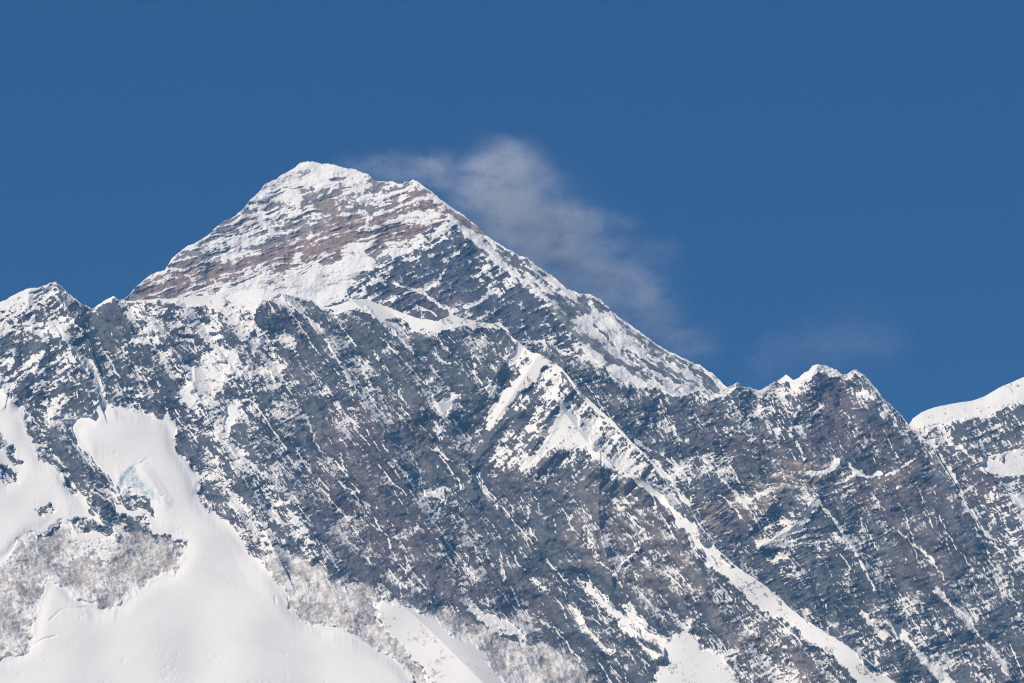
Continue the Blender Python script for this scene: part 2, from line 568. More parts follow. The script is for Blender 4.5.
    K2.area(0.7, [(244, 206), (262, 212), (250, 232), (236, 232)])
    rock = mixc(rock, TAN, K2.f * 0.85)
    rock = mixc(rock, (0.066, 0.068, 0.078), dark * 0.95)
    K3 = Paint(U, V, 0, 250, 6).area(1, [(380, 305), (400, 285), (440, 280), (455, 295), (480, 305), (440, 325), (390, 315)])
    rock = mixc(rock, PURPLE, K3.f * 0.8)
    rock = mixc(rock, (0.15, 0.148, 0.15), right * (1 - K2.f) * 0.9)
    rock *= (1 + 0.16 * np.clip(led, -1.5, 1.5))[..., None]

    # snow softens the relief under it
    soft = ss(0.75, 0.98, fr)
    hb = h - led * 0.95 * soft * 0.85
    D = 5435 + 0.80 * (300 - V) - hb
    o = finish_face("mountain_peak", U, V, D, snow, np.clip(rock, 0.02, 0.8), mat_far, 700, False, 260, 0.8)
    put(o, "tallest pyramid peak with snowy top and reddish rock bands, behind the dark wall", "mountain", "structure")


# ------------------------------------------------------------------ 2. the snow-domed shoulder at the right
def build_dome():
    top = [(860, 470), (900, 436), (909, 425), (913, 418), (922, 412), (935, 407), (950, 404), (975, 400), (985, 396), (1000, 387), (1024, 377),
           (1060, 361), (1120, 346), (1180, 340), (1280, 352), (1420, 400)]
    U, V, S, t = face_grid(top, 870, 1420, 720, STEP, 0.25, 300)
    h = 9 * fbm(U / 60, V / 60, 3, 310)
    st = fbm(*turn(U, V + 5 * perlin(U / 40, V / 60, 311), -22, 30, 5), 5, 320, 0.6)
    sk, q1 = gullies(870, 1420, 330, 725, 0.55, 13)(U, V)
    iso = fbm(U / 6, V / 6, 4, 340, 0.6)
    h += ridge(U, V, [(962, 425), (990, 470), (1030, 530)], 10, 25, 20)
    h += st * 1.0 + sk * 0.8 + iso * 0.7
    n = z(0.8 * fleck(U, V, 1300, 56, -24) + z(st) * 0.4 - z(sk) * 0.3 + z(iso) * 0.4 + 0.3 * z(np.gradient(h, STEP, axis=0)))
    P = Paint(U, V, 0.16, 350, 4)
    P.area(0.45, [(912, 428), (960, 424), (958, 440), (940, 450), (925, 440)])
    P.area(0.30, [(950, 430), (1000, 420), (1030, 410), (1030, 440), (980, 460), (960, 450)])
    P.area(0.98, [(880, 460), (905, 418), (950, 395), (1000, 380), (1200, 300), (1430, 340), (1430, 430), (1200, 372), (1060, 382), (1024, 398), (1010, 404), (1000, 412), (992, 417), (972, 418), (957, 423),
                  (933, 427), (918, 431)], 2.5)
    P.area(0.97, [(978, 466), (985, 458), (996, 455), (1003, 457), (1012, 450), (1024, 446), (1060, 436), (1120, 430), (1120, 475), (1030, 478), (1010, 476), (994, 474), (986, 476)], 3)
    P.area(0.50, [(985, 485), (1030, 478), (1120, 480), (1120, 600), (1030, 590), (1005, 540), (990, 510)], 8)
    P.area(0.85, [(1012, 500), (1040, 490), (1080, 500), (1080, 540), (1030, 530)], 5)
    P.line(0.9, [(930, 440), (942, 460), (955, 480)], 3.2)
    P.line(0.85, [(960, 446), (972, 458), (985, 472), (1005, 490), (1016, 500)], 2.6)
    P.line(0.9, [(956, 491), (983, 529), (1013, 566)], 2.2)
    fr = P.f
    fr = fr + (0.97 - fr) * ss(6, 2, S) * (U > 905)
    rock = np.empty(U.shape + (3,), np.float32)
    rock[:] = SLATE
    K = Paint(U, V, 0, 360, 5).area(1, [(945, 470), (975, 455), (1010, 440), (1060, 425), (1060, 440), (1005, 456), (970, 474), (950, 480)], 4)
    rock = mixc(rock, TAN, K.f * (0.35 + 0.3 * np.clip(st, -1, 1)))
    K = Paint(U, V, 0, 370, 6).area(1, [(950, 480), (1000, 475), (1010, 500), (975, 510)], 6)
    rock = mixc(rock, PURPLE, K.f)
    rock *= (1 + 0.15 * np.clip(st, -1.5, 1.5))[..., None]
    soft = ss(0.7, 0.97, fr)
    snow = (cdf(n) - (1 - fr)) * 1.6
    D = 4766 + 0.85 * (430 - V) - h * (1 - 0.8 * soft) + 0.9 * np.clip(30 - S, 0, 30) ** 2 / 30
    gu = np.interp(V, [425, 440, 454, 480, 504, 531, 552, 568, 625, 740], [912, 930, 937, 954, 967, 984, 1004, 1018, 1061, 1151])
    D = D + 1.4 * np.clip(gu + 3 - U, 0, None)              # the flank drops away into the gully beside the dark ridge
    o = finish_face("snow_dome", U, V, D, snow, np.clip(rock, 0.02, 0.8), mat_near, 500, True, 380, 0.6)
    put(o, "smooth white snow dome over a rock flank beyond the deep gully, at the right edge", "mountain", "structure")


# ------------------------------------------------------------------ 3. the dark right-hand wall
def build_right_wall():
    top = [(430, 352), (500, 345), (540, 340), (549, 341), (556, 347), (565, 351), (575, 358), (586, 356), (597, 359), (605, 364), (609, 372), (612, 378), (620, 383), (624, 382),
           (629, 381), (633, 384), (636, 388), (645, 387), (655, 386), (662, 390), (668, 392), (678, 395), (687, 394), (700, 391), (708, 396), (716, 394), (724, 389), (731, 385),
           (737, 382.5), (743, 386), (751, 388), (759, 390), (765, 387), (771, 383), (778, 380), (786, 374.5), (790, 378), (794, 380), (800, 376), (805, 372), (812, 367),
           (818, 364), (823, 365), (828, 367), (833, 368), (837, 370), (842, 375), (848, 373), (855, 369), (860, 372), (865, 375), (870, 381), (875, 387), (885, 399), (899, 412), (909, 424),
           (914, 431), (929, 440), (936, 454), (953, 480), (966, 504), (983, 531), (1003, 552), (1017, 568), (1060, 625), (1150, 740)]
    U, V, S, t = face_grid(top, 470, 1120, 760, STEP, 1.3, 400)
    h = ridge(U, V, [(640, 440), (690, 505), (760, 580), (900, 690)], -30, 60, 160)
    h += ridge(U, V, [(818, 364), (792, 425), (805, 460), (760, 520)], 11, 28, 18)
    h += ridge(U, V, [(862, 374), (880, 410), (925, 470), (980, 560), (1030, 650)], 30, 74, 44, 1.1)
    h += ridge(U, V, [(845, 380), (830, 440)], -9, 24, 24)
    h += ridge(U, V, [(817, 496), (835, 522), (862, 562), (890, 620)], 17, 34, 12)
    h += ridge(U, V, [(817, 496), (790, 530), (755, 548)], 8, 14, 14)
    h += ridge(U, V, [(737, 383), (742, 420), (760, 470)], 8, 22, 14)
    h += ridge(U, V, [(705, 461), (754, 515)], 5, 14, 8)
    h += ridge(U, V, [(842, 458), (835, 470), (812, 478)], 6, 10, 10)
    h += ridge(U, V, [(899, 532), (936, 590), (1009, 676)], 15, 30, 12)
    h += ridge(U, V, [(629, 381), (628, 388)], 4, 9, 9)
    h += 10 * fbm(U / 80, V / 70, 3, 405)
    # folded layers
    fold = V + 0.30 * U - 16 * np.sin((U - 770) / 36.0) * ss(640, 740, U) * ss(600, 480, V) + 5 * fbm(U / 45, V / 45, 3, 406)
    st = fbm(U / 55, fold / 5.0, 5, 410, 0.55)
    led = fbm(*turn(U, V, -24, 11, 3.6), 4, 420, 0.6)
    sk, q1 = gullies(470, 1120, 345, 765, 0.50, 11)(U, V)
    gb = gullies(190, 500, 140, 340, 0.50, 18)(U / 2.3, V / 2.3)[0] * 2.3
    up = fbm(*turn(U, V, 75, 15, 4), 4, 440, 0.6)
    iso = fbm(U / 6, V / 6, 4, 450, 0.62)
    iso2 = fbm(U / 24, V / 24, 4, 455, 0.55)
    hi = ss(470, 430, V + 12 * iso2)
    rel = st * (0.9 - 0.5 * hi) + led * 0.9 + sk * 0.8 + 0.55 * ridged(U / 9, V / 9, 4, 451, 0.6) + 0.5 * iso + up * hi * 0.5
    h += rel * 0.95 + iso2 * 2.6 + gb * 0.6
    gz = np.gradient(h, STEP, axis=0)
    fl = fleck(U, V, 1400, 56, -25)
    cl = fbm(U / 28, V / 24, 4, 1430, 0.62)
    n = z(0.8 * fl + 0.48 * z(cl) + 0.25 * z(iso) - 0.2 * z(sk) + 0.28 * z(st) * (1 - hi) + 0.2 * z(up) * hi + 0.5 * z(gz))
    thr = np.maximum(ss(3.5, 5.0, q1) * ss(-0.3, 0.4, fbm(*turn(U, V, 60, 40, 14), 3, 1440, 0.6)), 0.5 * threads(U, V, 1460, -28, 50, 11, 0.9))
    P = Paint(U, V, 0.14, 460, 5)
    P.area(0.24, [(540, 335), (640, 385), (740, 385), (800, 420), (740, 470), (660, 480), (560, 380)], 8)
    P.area(0.13, [(575, 355), (612, 372), (625, 400), (600, 400), (580, 375)], 4)
    P.area(0.10, [(625, 395), (660, 400), (650, 420), (628, 415)], 6)
    P.area(0.40, [(690, 398), (718, 394), (760, 390), (772, 400), (750, 440), (725, 440)], 6)
    P.area(0.42, [(770, 388), (800, 375), (822, 368), (815, 400), (800, 430), (785, 420)], 6)
    P.area(0.03, [(700, 400), (720, 415), (725, 445), (704, 450), (694, 425)], 6)
    P.area(0.02, [(826, 378), (840, 376), (852, 410), (858, 446), (830, 452), (806, 446), (812, 425)], 6)
    P.area(0.03, [(735, 470), (775, 440), (800, 465), (770, 480), (745, 490)], 7)
    P.area(0.02, [(836, 460), (880, 455), (905, 450), (880, 470), (858, 475)], 5)
    P.area(0.36, [(838, 378), (870, 384), (890, 410), (900, 430), (885, 420), (868, 440), (856, 430), (846, 400)], 5)
    P.area(0.04, [(868, 415), (892, 425), (925, 450), (900, 455), (872, 445)], 5)
    P.area(0.24, [(820, 462), (860, 478), (930, 450), (950, 480), (900, 500), (830, 500)], 6)
    P.area(0.08, [(848, 478), (900, 470), (940, 480), (930, 510), (860, 500)], 6)
    P.area(0.20, [(740, 515), (815, 495), (860, 530), (880, 570), (840, 590), (770, 560)], 7)
    P.area(0.04, [(868, 520), (905, 515), (935, 560), (930, 600), (892, 600), (880, 560)], 8)
    P.area(0.05, [(800, 555), (840, 560), (845, 600), (805, 590)], 7)
    P.area(0.07, [(930, 500), (960, 510), (1000, 560), (990, 600), (955, 610), (945, 570), (920, 530)], 8)
    P.area(0.30, [(960, 560), (1000, 570), (1040, 640), (1040, 683), (1000, 670), (970, 610)], 8)
    P.area(0.10, [(990, 610), (1040, 640), (1040, 700), (1015, 683)], 8)
    P.area(0.34, [(860, 610), (920, 595), (985, 640), (1000, 700), (900, 700), (840, 640)], 8)
    P.area(0.10, [(875, 645), (900, 650), (910, 672), (885, 670)], 4)
    P.area(0.93, [(810, 477), (820, 469), (830, 464), (842, 457), (845, 460), (836, 472), (826, 475)], 1.5)
    P.area(0.97, [(816, 493), (820, 499), (809, 521), (791, 536), (771, 548), (756, 550), (760, 541), (780, 533), (799, 518)], 1.2)
    P.area(0.90, [(760, 545), (785, 540), (798, 541), (790, 548), (766, 550)], 1.5)
    P.area(0.85, [(768, 558), (790, 553), (785, 561), (772, 563)], 2)
    for l, w in (([(705, 461), (730, 488), (754, 516), (762, 530)], 1.2), ([(712, 492), (724, 497), (738, 512), (752, 530)], 1.5), ([(791, 434), (805, 458)], 1.3),
                 ([(816, 498), (835, 522), (858, 555)], 1.5), ([(899, 532), (929, 556), (945, 580)], 1.1), ([(745, 502), (760, 495), (770, 490)], 1.8),
                 ([(654, 460), (672, 481), (690, 506)], 1.4), ([(629, 435), (645, 448), (662, 453)], 1.6), ([(936, 590), (967, 620), (998, 657), (1009, 676)], 2.2),
                 ([(884, 618), (897, 627), (914, 649), (932, 668), (960, 690)], 3.6), ([(862, 612), (875, 628), (884, 636)], 3.0), ([(800, 530), (780, 520), (765, 530)], 1.0),
                 ([(846, 462), (856, 472), (868, 478), (880, 474)], 1.6), ([(880, 478), (898, 470), (915, 458)], 1.1), ([(885, 397), (899, 411), (908, 422)], 1.2),
                 ([(822, 406), (800, 426), (788, 430)], 0.9), ([(690, 505), (715, 500)], 1.0), ([(835, 533), (860, 560), (875, 590)], 1.0), ([(660, 452), (690, 480)], 0.9)):
        P.line(0.96, l, w * 1.15)
    bed = 1 - np.abs(perlin(U / 70, fold / 7.0, 1480)) * 1.6
    thr = np.maximum(thr, 0.8 * ss(0.86, 0.99, bed) * ss(-0.1, 0.4, perlin(U / 22, V / 14, 1485)) * (1 - hi) * ss(1000, 900, U) * ss(620, 560, V))
    fr = P.f + 0.62 * thr * (1 - P.f)
    capd = 4.5 + 4 * fbm(U / 16, U * 0 + 0.1, 3, 470) + 4 * ss(770, 800, U) * ss(845, 835, U) - 3.5 * ss(870, 880, U) - 3 * ss(720, 700, U)
    fr = fr + (0.93 - fr) * ss(capd + 2, capd - 1.5, S + 1.5 * iso)
    snow = (cdf(n) - (1 - fr)) * 1.6 * (1 - 0.40 * ss(0.6, 0.4, fr))
    rock = np.empty(U.shape + (3,), np.float32)
    rock[:] = DARK
    rock = mixc(rock, SLATE, ss(-0.4, 0.6, iso2))
    K = Paint(U, V, 0, 480, 8)
    K.area(0.9, [(812, 380), (842, 376), (866, 430), (900, 430), (890, 455), (800, 450)], 10)
    K.area(0.8, [(690, 400), (730, 420), (800, 440), (780, 470), (700, 450)], 10)
    K.area(0.9, [(840, 480), (920, 470), (950, 500), (900, 520), (840, 505)], 8)
    K.area(0.7, [(700, 500), (780, 490), (800, 510), (720, 540)], 8)
    K.area(0.6, [(880, 520), (960, 520), (980, 580), (900, 600)], 10)
    rock = mixc(rock, PURPLE, K.f)
    K = Paint(U, V, 0, 490, 5)
    K.area(0.8, [(735, 490), (790, 462), (815, 455), (845, 470), (870, 482), (905, 462), (960, 442), (960, 456), (915, 470), (880, 486), (845, 482), (800, 490), (750, 520), (700, 530), (690, 510)], 5)
    rock = mixc(rock, TAN, np.clip(K.f * (0.48 + 0.75 * st), 0, 0.8))
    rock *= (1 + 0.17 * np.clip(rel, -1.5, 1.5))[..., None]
    soft = ss(0.8, 0.97, fr)
    D = 4760 + 0.62 * (450 - V) - (h - rel * 0.95 * soft * 0.8)
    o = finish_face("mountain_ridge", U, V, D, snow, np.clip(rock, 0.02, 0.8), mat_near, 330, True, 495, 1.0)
    put(o, "dark jagged ridge with small snow-capped crests and folded bands, right of the snow-edged spur", "mountain", "structure")


# ------------------------------------------------------------------ 4. the great front wall with its spur and glacier
FRONT_TOP = [(-420, 372), (-330, 340), (-250, 362), (-140, 340), (-60, 322), (0, 302), (15, 294), (25, 289), (38, 287), (48, 284), (55, 281), (62, 286), (72, 296), (83, 305), (93, 308), (100, 304), (107, 299),
             (114, 296), (118, 299), (124, 301), (150, 299), (180, 297.5), (215, 294), (240, 290), (262, 288), (280, 293), (300, 297), (312, 301), (322, 307), (335, 306),
             (352, 299), (366, 299.5), (380, 304), (395, 310), (409, 315), (425, 319.5), (438, 321), (446, 317), (452, 314), (465, 318.5), (477, 322), (490, 323),
             (500, 322), (508, 330), (513, 338), (518, 340), (524, 346), (532, 352), (539, 353), (550, 360), (562, 368), (572, 381), (582, 393), (597, 407), (614, 422), (633, 443), (648, 457), (663, 473), (672, 482),
             (689, 505), (700, 524), (717, 549), (740, 569), (766, 586), (800, 616), (822, 630), (844, 643), (866, 658), (888, 676), (930, 712), (1000, 770), (1060, 815)]

BASIN = [(-430, 372), (0, 384), (10, 402), (24, 412), (34, 440), (46, 448), (62, 470), (84, 478), (98, 492), (118, 490), (112, 484), (96, 466), (76, 446), (68, 428), (76, 420), (92, 412), (98, 402),
         (94, 386), (84, 362), (91, 360), (99, 380), (108, 400), (122, 409), (140, 413), (150, 417), (166, 411), (170, 417), (178, 428), (175, 440), (184, 455), (193, 470), (200, 480), (196, 494), (205, 505), (214, 514),
         (236, 524), (246, 545), (262, 558), (274, 580), (286, 592), (300, 618), (345, 626), (362, 638), (390, 652), (420, 690), (440, 760), (-430, 760)]


def front_fields(U, V, S):
    f = {}
    h = ridge(U, V, [(55, 281), (62, 300), (85, 334), (92, 352)], 20, 34, 15)
    h += ridge(U, V, [(63, 338), (88, 375), (99, 402)], 13, 24, 9)
    h += ridge(U, V, [(30, 288), (22, 330), (10, 385)], 6, 30, 16)
    h += ridge(U, V, [(46, 350), (30, 382), (10, 402)], 8, 14, 12)
    h += ridge(U, V, [(114, 296), (122, 315), (130, 330)], 9, 14, 12)
    h += ridge(U, V, [(93, 308), (86, 340), (90, 366)], -9, 14, 22)
    spur = [(539, 353), (562, 368), (614, 422), (672, 482), (689, 505), (740, 569), (800, 616), (888, 676), (960, 740)]
    h += ridge(U, V, spur, 55, 150, 200, 1.15)
    h += ridge(U, V, [(528, 338), (500, 400), (470, 460), (492, 540), (540, 610), (600, 683)], -34, 90, 60, 1.3)
    h += ridge(U, V, [(539, 354), (512, 395), (484, 436)], 13, 12, 22)
    h += ridge(U, V, [(518, 340), (500, 370), (480, 400)], 6, 10, 14)
    h += ridge(U, V, [(557, 402), (585, 440), (612, 465), (640, 478)], 15, 30, 14)
    h += ridge(U, V, [(557, 402), (535, 440), (518, 480)], 7, 14, 14)
    h += ridge(U, V, [(600, 470), (598, 520), (610, 570)], 11, 22, 14)
    h += ridge(U, V, [(285, 297), (330, 345), (384, 446), (440, 540)], 16, 52, 18)
    h += ridge(U, V, [(352, 300), (413, 352), (470, 470)], 13, 44, 16)
    h += ridge(U, V, [(262, 300), (240, 360), (262, 440), (330, 560)], 10, 50, 34)
    h += ridge(U, V, [(150, 320), (180, 360), (235, 470), (280, 560)], 14, 40, 15)
    h += ridge(U, V, [(425, 430), (420, 490)], -3, 16, 16)
    h += ridge(U, V, [(556, 588), (614, 655)], -5, 12, 12)
    h += ridge(U, V, [(400, 602), (440, 640), (500, 700)], 12, 36, 26)
    swell = 10 * fbm(U / 90, V / 80, 3, 505)
    rough = swell - 10 * fbm(U / 90, V / 80, 1, 505)
    h += swell
    P = Paint(U, V, 0, 510, 6)
    sp = P.area(1, [(500, 330), (545, 345), (680, 480), (640, 500), (560, 480), (470, 470), (480, 420)], 14).f
    wl = ss(110, 80, U) * ss(430, 400, V)
    pale = Paint(U, V, 0, 520, 7)
    pale.area(1, [(262, 555), (300, 556), (322, 570), (345, 586), (372, 590), (402, 606), (450, 611), (480, 627), (520, 640), (560, 650), (620, 700), (620, 780), (240, 780), (270, 600)], 5)
    pale.area(1, [(-430, 590), (0, 566), (14, 558), (22, 542), (48, 534), (64, 522), (84, 536), (110, 538), (118, 533), (150, 538), (178, 546), (183, 555), (172, 573), (146, 580), (122, 602), (98, 604), (80, 595),
                  (48, 573), (42, 580), (32, 614), (24, 648), (0, 655), (-430, 680)], 5)
    pale.area(1, [(-430, 550), (58, 522), (72, 536), (110, 537), (150, 546), (188, 548), (190, 700), (-430, 700)], 4)
    pale = pale.f
    wu = U + 4 * perlin(U / 35, V / 35, 531)
    g1, q1 = gullies(-400, 1010, 280, 775, 0.72, 7)(U, V)
    g2, q2 = gullies(420, 720, 330, 620, -0.80, 8)(U, V)
    g3, q3 = gullies(-400, 160, 270, 600, 0.15, 9)(U, V)
    sk = g1
    gb = gullies(-180, 470, 115, 350, 0.70, 17)(U / 2.3, V / 2.3)[0] * 2.3
    sk2 = fbm(*turn(U, V, 56, 26, 3.0), 4, 545, 0.6)
    sps = fbm(*turn(U, V, -46, 30, 5.0), 5, 550, 0.6)
    led = fbm(*turn(U, V, -28, 11, 3.6), 4, 560, 0.6)
    lfs = fbm(*turn(U, V + 3 * perlin(U / 20, V / 20, 566), -30, 26, 6.5), 5, 565, 0.6)
    iso = fbm(U / 6, V / 6, 4, 570, 0.64)
    iso2 = fbm(U / 26, V / 26, 4, 575, 0.55)
    reg = (1 - sp) * (1 - wl)
    rel = reg * (g1 * 1.05 + sk2 * 0.3) + sp * (g2 * 0.9 + sps * 0.5) + wl * (lfs * 0.9 + g3 * 0.7) + led * 0.7 + 0.55 * ridged(U / 9, V / 9, 4, 571, 0.6) + 0.5 * iso
    slab = ridged(*turn(U + 2 * fbm(U / 14, V / 14, 3, 1570), V, 66, 30, 5.5), 5, 1580, 0.68)
    rel = rel * (1 - 0.55 * pale) + 0.6 * pale * (slab - slab.mean())
    h += rel * 0.95 + iso2 * 2.6 + gb * 0.65 * (1 - pale) * (1 - sp * 0.6)
    gz = np.gradient(h, STEP, axis=0)
    fl = fleck(U, V, 1500, 57, -24)
    cl = fbm(U / 30, V / 24, 4, 1530, 0.62)
    coarse = np.clip(wl + sp * 0.8 + 0.75 * ss(330, 260, U) * ss(470, 400, V), 0, 1)
    fine = 1 - coarse
    n = (fine * (0.62 * fl + 0.42 * z(cl) - 0.30 * z(g1) + 0.25 * z(iso))
         + coarse * (0.5 * fl + 0.5 * z(cl) + 0.42 * z(iso) + - (1 - sp) * (1 - wl) * 0.25 * z(g1))
         + sp * (0.4 * z(sps) - 0.3 * z(g2)) + wl * 0.75 * z(lfs) + 0.55 * z(gz))
    n = z(n)
    brk = ss(-0.35, 0.35, fbm(*turn(U, V, 57, 40, 14), 3, 1540, 0.6))
    thr = (reg * np.maximum(ss(3.3, 4.7, q1), 0.9 * threads(U, V, 1550, 57, 70, 9, 0.9)) * brk + sp * ss(3.8, 5.2, q2) * 0.8 + wl * ss(4.2, 5.5, q3) * 0.7) * (1 - pale)
    n = n + pale * (0.45 * z(fbm(U / 3.2, V / 3.2, 3, 1590, 0.7)) + 0.12 * z(slab) + 0.75 * z(cl) + 0.5 * z(iso) - 0.75 * n)

    P = Paint(U, V, 0.13, 580, 5)
    A, Ln = P.area, P.line
    A(0.44, [(118, 300), (300, 295), (300, 330), (280, 380), (225, 440), (190, 420), (150, 340)], 8)
    A(0.24, [(95, 345), (150, 345), (190, 375), (180, 420), (130, 415), (100, 380)], 6)
    A(0.52, [(-430, 280), (56, 280), (64, 330), (96, 390), (40, 420), (-430, 400)], 6)
    A(0.10, [(58, 290), (70, 296), (92, 310), (120, 302), (124, 318), (100, 350), (86, 362), (70, 322)], 4)
    A(0.06, [(100, 303), (114, 299), (124, 308), (118, 318), (104, 315)], 2)
    A(0.10, [(72, 372), (84, 372), (98, 396), (96, 410), (80, 408), (70, 390)], 3)
    A(0.12, [(0, 336), (40, 336), (48, 345), (20, 362), (0, 358)], 4)
    A(0.10, [(34, 392), (12, 404), (8, 396), (32, 372), (42, 376)], 3)
    A(0.92, [(0, 325), (36, 326), (36, 331), (0, 333)], 2.5)
    A(0.88, [(-430, 370), (-10, 305), (54, 283), (58, 288), (30, 300), (10, 308), (-20, 330)], 3)
    A(0.10, [(236, 310), (262, 298), (280, 298), (300, 318), (304, 338), (288, 336), (270, 330)], 3)
    A(0.10, [(300, 300), (314, 306), (328, 330), (335, 345), (322, 338), (306, 316)], 2.5)
    A(0.22, [(300, 345), (340, 340), (430, 360), (420, 420), (340, 440), (260, 420)], 12)
    A(0.11, [(380, 350), (440, 350), (500, 400), (500, 480), (440, 500), (400, 420)], 12)
    A(0.14, [(270, 430), (420, 470), (460, 560), (400, 600), (330, 570)], 12)
    A(0.07, [(330, 520), (370, 530), (400, 570), (360, 560)], 8)
    A(0.08, [(320, 430), (350, 430), (368, 460), (340, 470)], 8)
    A(0.05, [(408, 420), (430, 420), (430, 488), (418, 490)], 9)
    A(0.04, [(480, 420), (505, 400), (520, 380), (500, 420), (486, 440)], 5)
    A(0.07, [(480, 500), (520, 510), (560, 570), (600, 660), (560, 640), (500, 600), (470, 560)], 10)
    A(0.46, [(200, 430), (250, 430), (330, 560), (300, 560), (250, 545), (200, 490)], 8)
    A(0.46, [(545, 362), (640, 455), (672, 490), (620, 500), (560, 480), (500, 470), (495, 440)], 8)
    A(0.18, [(560, 465), (600, 470), (680, 510), (720, 580), (640, 600), (560, 560), (530, 500)], 10)
    A(0.08, [(590, 470), (602, 468), (606, 520), (590, 520)], 4)
    A(0.34, [(600, 480), (640, 490), (680, 540), (650, 570), (612, 540)], 8)
    A(0.50, [(700, 580), (760, 610), (860, 690), (720, 690), (680, 640)], 8)
    A(0.20, [(690, 600), (740, 610), (760, 640), (715, 650)], 6)
    A(0.42, [(262, 555), (300, 556), (345, 586), (372, 590), (402, 606), (480, 627), (560, 650), (620, 700), (620, 780), (240, 780), (270, 600)], 5)
    # snow belts along the crest and isolated fields
    A(0.98, [(122, 294), (215, 286), (262, 280), (290, 294), (278, 298), (255, 306), (250, 314), (225, 309), (205, 306), (165, 305), (138, 304)], 2.5)
    A(0.85, [(222, 300), (250, 304), (240, 322), (226, 318)], 3)
    A(0.90, [(122, 348), (140, 332), (150, 321), (162, 320), (174, 330), (166, 336), (150, 336), (134, 347)], 3)
    A(0.90, [(180, 394), (194, 366), (226, 354), (238, 345), (262, 338), (268, 345), (242, 358), (232, 368), (222, 384), (205, 400), (195, 412), (184, 408), (174, 398)], 4)
    A(0.94, [(240, 398), (247, 402), (236, 425), (222, 438), (217, 432), (231, 408)], 2)
    A(0.90, [(268, 346), (285, 331), (298, 343), (294, 350), (280, 344)], 2.5)
    A(0.88, [(258, 364), (266, 366), (278, 380), (270, 380)], 2)
    A(0.96, [(328, 306), (352, 294), (380, 298), (410, 310), (450, 308), (500, 318), (528, 334), (516, 336), (492, 330), (470, 328), (452, 330), (436, 334), (416, 330), (396, 322), (372, 312), (352, 312), (336, 318)], 2.5)
    A(0.92, [(427, 402), (440, 401), (452, 392), (460, 395), (452, 405), (448, 416), (438, 420), (432, 412)], 2.5)
    A(0.6, [(436, 416), (450, 418), (444, 440), (434, 438)], 4)
    A(0.9, [(428, 379), (436, 378), (438, 384), (430, 386)], 1.5)
    A(0.9, [(484, 386), (494, 386), (500, 378), (498, 392), (488, 398)], 2)
    A(0.85, [(430, 352), (442, 356), (452, 366), (446, 364)], 1.5)
    A(0.93, [(420, 491), (432, 488), (449, 490), (444, 496), (446, 504), (436, 500), (428, 500)], 2)
    A(0.95, [(514, 336), (518, 340), (534, 353), (525, 350), (512, 360), (508, 364)], 1.5)
    A(0.97, [(537, 352), (548, 356), (564, 369), (560, 374), (547, 366), (534, 378), (520, 392), (505, 412), (490, 430), (484, 428), (500, 404), (515, 380), (527, 364)], 2)
    A(0.85, [(548, 380), (562, 372), (556, 398), (545, 398)], 3)
    A(0.97, [(557, 400), (572, 410), (582, 427), (592, 442), (602, 453), (614, 466), (626, 478), (614, 476), (600, 463), (585, 448), (565, 447), (548, 452), (536, 462), (545, 440)], 2.5)
    A(0.95, [(556, 588), (565, 594), (578, 607), (595, 630), (615, 652), (605, 654), (590, 640), (575, 622), (562, 603)], 1.5)
    A(0.95, [(579, 568), (584, 578), (600, 594), (622, 612), (640, 640), (662, 656), (650, 660), (630, 636), (612, 616), (590, 596), (580, 582)], 2)
    A(0.95, [(620, 601), (632, 606), (642, 620), (660, 634), (690, 640), (668, 656), (645, 642), (628, 620)], 2.5)
    A(0.97, [(650, 700), (656, 670), (668, 646), (684, 628), (698, 636), (704, 652), (722, 656), (736, 668), (742, 700)], 3)
    A(0.90, [(530, 576), (540, 580), (552, 588), (545, 588)], 1.5)
    A(0.88, [(580, 530), (586, 528), (600, 555), (614, 572), (604, 566), (592, 552)], 2)
    A(0.90, [(466, 604), (476, 606), (486, 612), (500, 614), (516, 622), (526, 634), (524, 643), (508, 636), (490, 628), (478, 620)], 2.5)
    A(0.97, [(376, 606), (398, 601), (425, 612), (440, 621), (453, 634), (470, 646), (482, 648), (500, 668), (520, 700), (470, 720), (440, 690), (412, 660), (394, 638), (378, 626)], 3)
    A(0.25, [(350, 655), (372, 640), (392, 655), (440, 690), (440, 700), (380, 690)], 5)
    A(0.80, [(262, 468), (272, 480), (290, 508), (316, 546), (306, 544), (285, 515), (268, 490)], 2)
    A(0.95, [(629, 474), (637, 470), (650, 483), (666, 499), (661, 502), (648, 490)], 1.2)
    A(0.96, [(664, 502), (668, 500), (677, 508), (691, 525), (717, 549), (745, 569), (800, 615), (822, 629), (888, 676), (960, 730), (905, 740), (862, 690), (844, 667), (817, 647), (800, 632), (776, 618), (749, 600),
             (728, 583), (712, 571), (702, 551), (685, 533)], 1.6)
